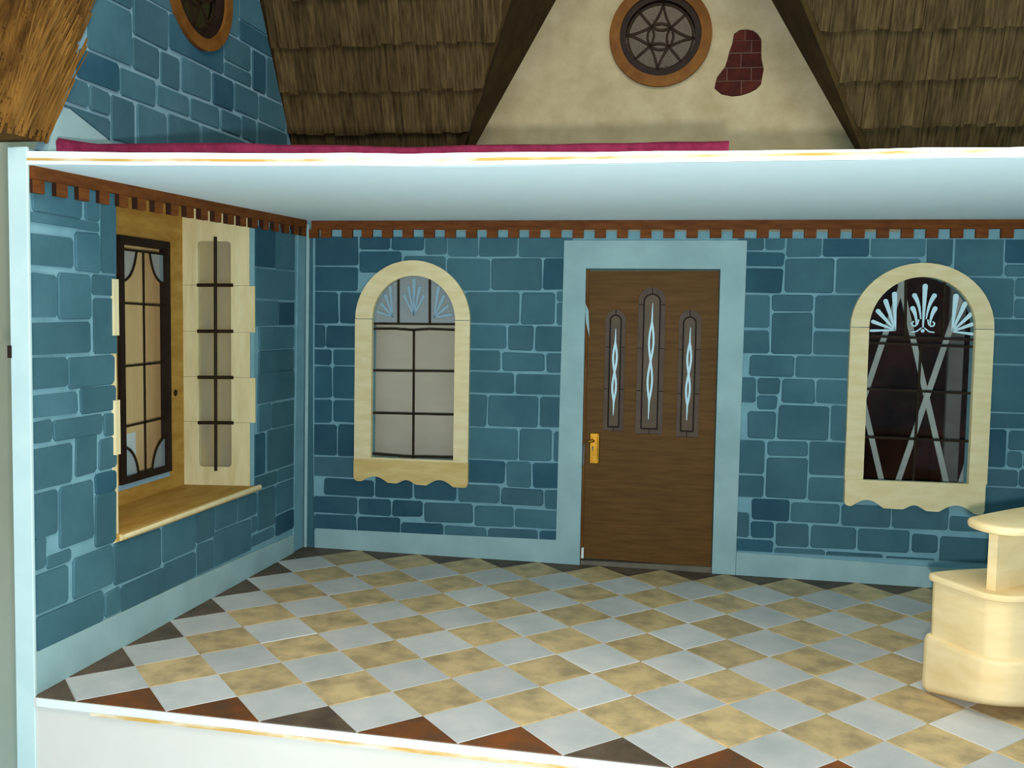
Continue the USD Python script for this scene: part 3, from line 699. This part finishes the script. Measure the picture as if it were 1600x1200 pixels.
dw = thing('wall_dormer', 'cream plastered dormer gable wall of the attic', 'wall', BACK, kind='structure', at=(2.66, 2.44, 0))
TRI = Polygon([(1.03, 2.38), (4.30, 2.38), (3.976, 3.026), (2.95, 4.72), (2.34, 4.72), (1.383, 3.009)])
RC = (2.662, 3.722)
PATCH = Polygon([(3.130, 3.598), (3.150, 3.66), (3.159, 3.723), (3.199, 3.750), (3.246, 3.752), (3.29, 3.742), (3.321, 3.717), (3.345, 3.681), (3.349, 3.556), (3.367, 3.481), (3.352, 3.379), (3.32, 3.345), (3.278, 3.324), (3.22, 3.305), (3.158, 3.300), (3.087, 3.316), (3.039, 3.357), (3.045, 3.40), (3.056, 3.436), (3.105, 3.501), (3.12, 3.55)])
part(dw, 'plaster', ext(TRI.difference(unary_union([Point(RC).buffer(0.25, 24), PATCH])), -0.05, 0), 'plaster')
part(dw, 'mortar_bed', ext(PATCH.buffer(0.01), -0.05, -0.014), 'mortar')
rows = [(3.28, 3.404, [3.0, 3.221, 3.42]), (3.414, 3.492, [3.0, 3.122, 3.285, 3.42]), (3.502, 3.590, [3.0, 3.213, 3.42]), (3.602, 3.676, [3.0, 3.13, 3.281, 3.42]), (3.684, 3.78, [3.0, 3.235, 3.42])]
for lo, hi, cuts in rows:
    for a, b in zip(cuts[:-1], cuts[1:]):
        g = box(a + 0.004, lo, b - 0.004, hi).intersection(PATCH.buffer(-0.004))
        if g.area > 2e-4:
            part(dw, 'brick', ext(g, -0.02, -0.006), 'brick_red')
rose_window('window_5', 'round star-leaded window with brown ring frame in the cream dormer wall', BACK, RC, 0.350, 0.238, -4, -0.03)

# main roof slope: y = RY + RS * (z - RZ), courses of upright thatch strips
RS, RZ, RY = -0.5648, 2.944, 2.647
L_len = math.hypot(1, RS)
RU, RV = np.array((0.99965, 0.0265, 0)), np.array((0, RS, 1)) / L_len
RV = RV - RU * (RV @ RU)
RV /= np.linalg.norm(RV)
RN = np.cross(RU, RV)
ROOF = (RU, RV, RN, (0, RY - 0.02, RZ))
roof = thing('roof', 'dark brown thatch-striped back slope of the attic roof', 'roof', ROOF, kind='structure')
# dormer opening in roof coordinates, from the two cheek lines
def roof_uv(x, z):
    Pt = np.array((x, 0, 0)) + np.array((0, RY + RS * (z - RZ), z))
    d = Pt - np.array(ROOF[3])
    return d @ RU, d @ RV
hole = Polygon([roof_uv(1.14, 2.47), roof_uv(1.386, 2.938), roof_uv(1.766, 3.735), roof_uv(2.30, 4.85), roof_uv(2.85, 4.85), roof_uv(3.521, 3.672), roof_uv(3.923, 2.973), roof_uv(4.20, 2.47)])
whole = Polygon([roof_uv(0.10, 2.55), roof_uv(XR, 2.55), roof_uv(XR, 4.75), roof_uv(0.06, 4.75)])
part(roof, 'boarding', ext(whole.difference(hole), -0.07, -0.034), 'thatch_back')
bounds = [2.54, 3.025, 3.278, 3.540, 3.80, 4.06, 4.32]
rnd = random.Random(21)
for k, (za, zb) in enumerate(zip(bounds[:-1], bounds[1:])):
    v0, v1 = roof_uv(0, za)[1], roof_uv(0, zb)[1]
    u = 0.12
    while u < XR - 0.02:
        wd = rnd.uniform(0.05, 0.085)
        lo = v0 + rnd.uniform(-0.012, 0.010)
        q = Polygon([(u + 0.001, lo), (u + wd - 0.001, lo + rnd.uniform(-0.006, 0.006)), (u + wd - 0.001, v1 + 0.03), (u + 0.001, v1 + 0.03)]).difference(hole.buffer(0.012 + rnd.uniform(-0.006, 0.012)))
        if not q.is_empty and q.area > 4e-4 and u < XR:
            g = max(getattr(q, 'geoms', [q]), key=lambda s: s.area)
            if g.geom_type == 'Polygon' and g.bounds[3] > roof_uv(0, 2.86)[1] and g.bounds[1] < roof_uv(0, 3.80)[1]:
                m = ext(g, 0, 0.012 + rnd.uniform(0, 0.007))
                v = m.vertices
                v[:, 2] += 0.004 - 0.030 * np.clip((v[:, 1] - v0) / (v1 - v0), 0, 1.2)     # the lower end stands proud of the next course
                m.vertices = v
                part(roof, 'thatch_strip', m, 'thatch_strip')
        u += wd
# dormer cheeks: from the edge of the opening back to the dormer wall
def slab_quad(p, n, th):
    p = np.array(p, float)
    v = np.vstack([p, p + np.array(n) * th])
    f = [[0, 1, 2], [0, 2, 3], [4, 6, 5], [4, 7, 6]]
    for i in range(4):
        j = (i + 1) % 4
        f += [[i, i + 4, j + 4], [i, j + 4, j]]
    m = trimesh.Trimesh(v, f, process=False)
    m.fix_normals()
    return m
def on_back(u, v):
    U, V, N, O = [np.array(t) for t in BACK]
    return U * u + V * v + O + N * 0.001
rp = lambda x, z: np.array((x, RY + RS * (z - RZ) + 0.0265 * x - 0.03, z))
dorm = thing('dormer_roof', 'dark sloping inner sides of the dormer roof beside the cream wall', 'roof', kind='structure', at=(2.66, 2.8, 2.9))
part(dorm, 'cheek', slab_quad([on_back(1.12, 2.53), rp(1.17, 2.53), rp(2.25, 4.75), on_back(2.338, 4.715)], (-0.88, 0, 0.47), 0.05), 'dormer_side')
part(dorm, 'cheek', slab_quad([on_back(4.25, 2.48), rp(4.17, 2.53), rp(2.91, 4.75), on_back(2.953, 4.715)], (0.86, 0, 0.50), 0.05), 'dormer_side')

# carpet: a felt sheet whose front edge curls up over the board
cx = np.linspace(0.165, 3.036, 60)
rng = np.random.default_rng(9)
wv = np.interp(cx, np.linspace(0, 3.1, 22), rng.uniform(-0.006, 0.006, 22))
lip = np.interp(cx, [0.04, 0.10, 0.22, 0.35, 1.0, 1.8, 2.3, 3.04], [0.085, 0.075, 0.055, 0.036, 0.042, 0.032, 0.036, 0.040]) + wv * 0.6
topz = lambda x, y: TOP_F(x) + (CEIL_B(x) + 0.045 - TOP_F(x)) * y / 2.9
rows = [[(x, 0.008, TOP_F(x) + 0.001) for x in cx], [(x, 0.004, TOP_F(x) + l * 0.7) for x, l in zip(cx, lip)], [(x, 0.022, TOP_F(x) + l) for x, l in zip(cx, lip)],
        [(x, 0.06, TOP_F(x) + l * 0.85 + 0.004) for x, l in zip(cx, lip)], [(x, 0.16, topz(x, 0.16) + 0.014) for x in cx], [(x, 2.45, topz(x, 2.45) + 0.012) for x in cx], [(x, 2.45, topz(x, 2.45) + 0.002) for x in cx], [(x, 0.16, topz(x, 0.16) + 0.002) for x in cx]]
carpet = usdkit.mesh(stage, '/World/' + numbered('/World', 'carpet'), loft(rows), MATS['crimson_felt'], smooth=50)
tag(carpet, 'crimson felt carpet on the attic floor with its front edge curling up', 'carpet')

# ------------------------------------------------------------------ thatched front roof end at the upper left
th = thing('thatched_roof', 'golden straw thatch of the front roof overhanging the left gable', 'thatch', at=(-0.4, 0.1, 2.5))
TS = 0.395
def tin(z):
    return 0.215 + TS * (z - 2.562)
prof = [(tin(2.515) - 0.02, 2.530), (tin(4.5), 4.5), (tin(4.5) - 0.30, 4.5), (tin(2.53) - 0.27, 2.535), (tin(2.5) - 0.20, 2.505)]
m = ext(Polygon(prof), -1.3, 0.0)
v = m.vertices.copy()
m.vertices = np.c_[v[:, 2], v[:, 0], v[:, 1]]
m.fix_normals()
part(th, 'thatch_bundle', m, 'straw_body')
rng = np.random.default_rng(17)
sv, sf = [], []
def add_straw(p, q, r):
    d = q - p
    a = np.cross(d, (0.3, 1, 0.2)); a /= np.linalg.norm(a)
    b = np.cross(d, a); b /= np.linalg.norm(b)
    k = len(sv) * 6
    ring = [a, -0.5 * a + 0.87 * b, -0.5 * a - 0.87 * b]
    sv.append(np.array([p + r * t for t in ring] + [q + 0.6 * r * t for t in ring]))
    for i in range(3):
        j = (i + 1) % 3
        sf.extend([[k + i, k + j, k + 3 + j], [k + i, k + 3 + j, k + 3 + i]])
    sf.append([k + 2, k + 1, k]); sf.append([k + 3, k + 4, k + 5])
dirv = np.array((0.0, TS, 1.0)); dirv /= np.linalg.norm(dirv)
for i in range(5200):
    z = rng.uniform(2.50, 3.75)
    if rng.random() < 0.72:      # outer slope
        x = rng.uniform(-1.25, 0.0)
        y = tin(z) - 0.285 + rng.uniform(-0.012, 0.012)
    else:                        # end face
        x = rng.uniform(-0.012, 0.012)
        y = tin(z) - rng.uniform(0.02, 0.285)
    ln = rng.uniform(0.12, 0.40)
    dv = dirv + np.array((rng.normal(0, 0.10) + 0.05, rng.normal(0, 0.03), 0))
    p = np.array((x, y, z))
    q = p + dv / np.linalg.norm(dv) * ln
    if p[2] < 2.52:
        p[2] = 2.52
    add_straw(p, q, rng.uniform(0.004, 0.009))
straw = trimesh.Trimesh(np.vstack(sv), np.array(sf), process=False)
part(th, 'straw', straw, 'straw', kind='stuff')

# ------------------------------------------------------------------ unpainted wooden counter at the right
cn = thing('wooden_counter', 'unpainted pale wooden counter with a raised upper shelf at the right edge of the room', 'counter', at=(4.5, 1.05, -0.05))
def rounded_slab(poly, z0, z1, r):
    """an outline given thickness with rounded upper and lower edges"""
    steps = [(-r, z0), (-r * 0.3, z0 + r * 0.35), (0, z0 + r), (0, z1 - r), (-r * 0.3, z1 - r * 0.35), (-r, z1)]
    rings = []
    base = np.array(poly.exterior.coords)[:-1]
    n = len(base)
    if not poly.exterior.is_ccw:
        base = base[::-1]
    e = np.roll(base, -1, 0) - np.roll(base, 1, 0)
    nrm = np.c_[e[:, 1], -e[:, 0]] / np.linalg.norm(e, axis=1)[:, None]
    for off, z in steps:
        rings.append(np.c_[base + nrm * off, np.full(n, z)])
    v = np.vstack(rings)
    f = []
    for k in range(len(rings) - 1):
        for i in range(n):
            j = (i + 1) % n
            f += [[k * n + i, k * n + j, k * n + n + j], [k * n + i, k * n + n + j, k * n + n + i]]
    top = trimesh.creation.triangulate_polygon(Polygon(rings[-1][:, :2]), engine='earcut')
    for zi, flip in ((len(rings) - 1, False), (0, True)):
        tv, tf = trimesh.creation.triangulate_polygon(Polygon(rings[zi][:, :2]), engine='earcut')
        idx = np.array([np.argmin(((rings[zi][:, :2] - p) ** 2).sum(1)) for p in tv]) + zi * n
        t_ = idx[np.array(tf)]
        f += (t_[:, ::-1] if flip else t_).tolist()
    m = trimesh.Trimesh(v, f, process=False)
    m.fix_normals()
    return m
def smooth_poly(pts, n=5):
    p = Polygon(pts)
    c = np.array(p.exterior.coords)[:-1]
    for _ in range(2):
        c = np.vstack([[0.78 * a + 0.22 * b, 0.22 * a + 0.78 * b] for a, b in zip(c, np.roll(c, -1, 0))])
    return Polygon(c)
low = [(4.085, 1.09), (4.14, 0.985), (4.20, 0.88), (4.25, 0.795), (4.30, 0.765), (4.37, 0.755), (4.46, 0.79), (4.62, 0.90), (4.90, 1.12), (5.25, 1.40), (5.15, 1.62), (4.75, 1.44), (4.42, 1.275), (4.26, 1.205), (4.13, 1.135)]
up = [(4.195, 0.895), (4.22, 0.79), (4.28, 0.715), (4.36, 0.70), (4.45, 0.735), (4.65, 0.90), (5.0, 1.18), (5.25, 1.38), (5.15, 1.60), (4.80, 1.42), (4.56, 1.27), (4.36, 1.075), (4.25, 0.96)]
LOW, UP = smooth_poly(low), smooth_poly(up)
inner = LOW.buffer(-0.02, join_style='round')
cb = ext(inner.simplify(0.003), 0.20, 0.515)
part(cn, 'body', cb, 'counter_wood', smooth=35)
pb = LOW.buffer(0.008)
pm = rounded_slab(pb.simplify(0.003), -0.05, 0.255, 0.035)
vv = pm.vertices
low_lift = np.clip((1.08 - vv[:, 1]) / 0.32, 0, 1) * 0.085
vv[:, 2] += np.where(vv[:, 2] < 0.1, low_lift + floor_z(vv[:, 0], vv[:, 1]) + 0.05, 0)
pm.vertices = vv
part(cn, 'plinth', pm, 'counter_wood', smooth=35)
part(cn, 'lower_top', rounded_slab(LOW, 0.515, 0.55, 0.010), 'counter_wood', smooth=35)
a, b = np.array((4.305, 0.845)), np.array((4.95, 1.43))
dd_ = (b - a) / np.linalg.norm(b - a)
nn = np.array((-dd_[1], dd_[0]))
part(cn, 'upright_panel', ext(Polygon([a - nn * 0.022, b - nn * 0.022, b + nn * 0.022, a + nn * 0.022]), 0.55, 0.828), 'counter_wood')
part(cn, 'upper_top', rounded_slab(UP, 0.828, 0.872, 0.016), 'counter_wood', smooth=35)

# ------------------------------------------------------------------ what is seen through the bay window
cd = thing('cardboard_sheet', 'tan cardboard sheet standing upright just outside the leaded bay window', 'cardboard', at=(-0.52, 1.7, -0.9))
part(cd, 'sheet', rbox(-0.535, 0.95, -0.90, -0.52, 2.45, 2.50, 0.002), 'card_tan')
pp = thing('paper_sheet', 'pale sheet of paper leaning on the cardboard low outside the bay window', 'paper', at=(-0.515, 1.45, -0.9))
part(pp, 'sheet', rbox(-0.5195, 1.15, -0.90, -0.513, 1.68, 1.00, 0.001), 'white_edge')
bd = thing('backing_board', 'beige board standing outside behind the arched window left of the door', 'board', at=(0.93, 3.16, -0.9))
part(bd, 'board', rbox(0.30, 3.15, -0.90, 1.62, 3.165, 2.34, 0.002), 'backing_beige')

# ------------------------------------------------------------------ what is seen through the right-hand window
tr = thing('trellis', 'grey diagonal lath trellis standing outside the right-hand window', 'trellis', at=(4.5, 3.4, 0.0))
def lath(x0, z0, x1, z1, y, w=0.019):
    g = LineString([(x0, z0), (x1, z1)]).buffer(w, cap_style='flat')
    m = ext(g, -0.008, 0.008)
    v = m.vertices.copy()
    m.vertices = np.c_[v[:, 0], v[:, 2] + y, v[:, 1]]
    m.fix_normals()
    return m
for x_ in (-0.44, 0.0, 0.44):
    part(tr, 'lath', lath(4.372 + x_ - 0.135 * 0.0 - 0.10, 2.45, 4.741 + x_ + 0.155, 0.07, 3.40), 'lath_grey')
for x_ in (-0.42, 0.0, 0.42):
    part(tr, 'lath', lath(4.72 + x_ + 0.19, 2.42, 4.41 + x_ - 0.14, 0.10, 3.384), 'lath_grey')
pz = thing('post', 'plain grey upright post outside the right-hand window', 'post', at=(4.79, 3.42, 0))
part(pz, 'shaft', rbox(4.735, 3.44, -0.3, 4.835, 3.50, 2.5, 0.006), 'post_grey')
cu = thing('cupboard', 'dark brown wooden cupboard behind the trellis outside the right-hand window', 'cupboard', at=(4.9, 3.9, 0))
part(cu, 'body', bx(3.75, 3.82, -0.6, 6.2, 4.3, 2.7), 'cupboard_brown')
for k in range(5):
    part(cu, 'plank', rbox(3.76 + k * 0.487, 3.80, -0.55, 3.76 + k * 0.487 + 0.475, 3.821, 2.66, 0.006), 'cupboard_brown')
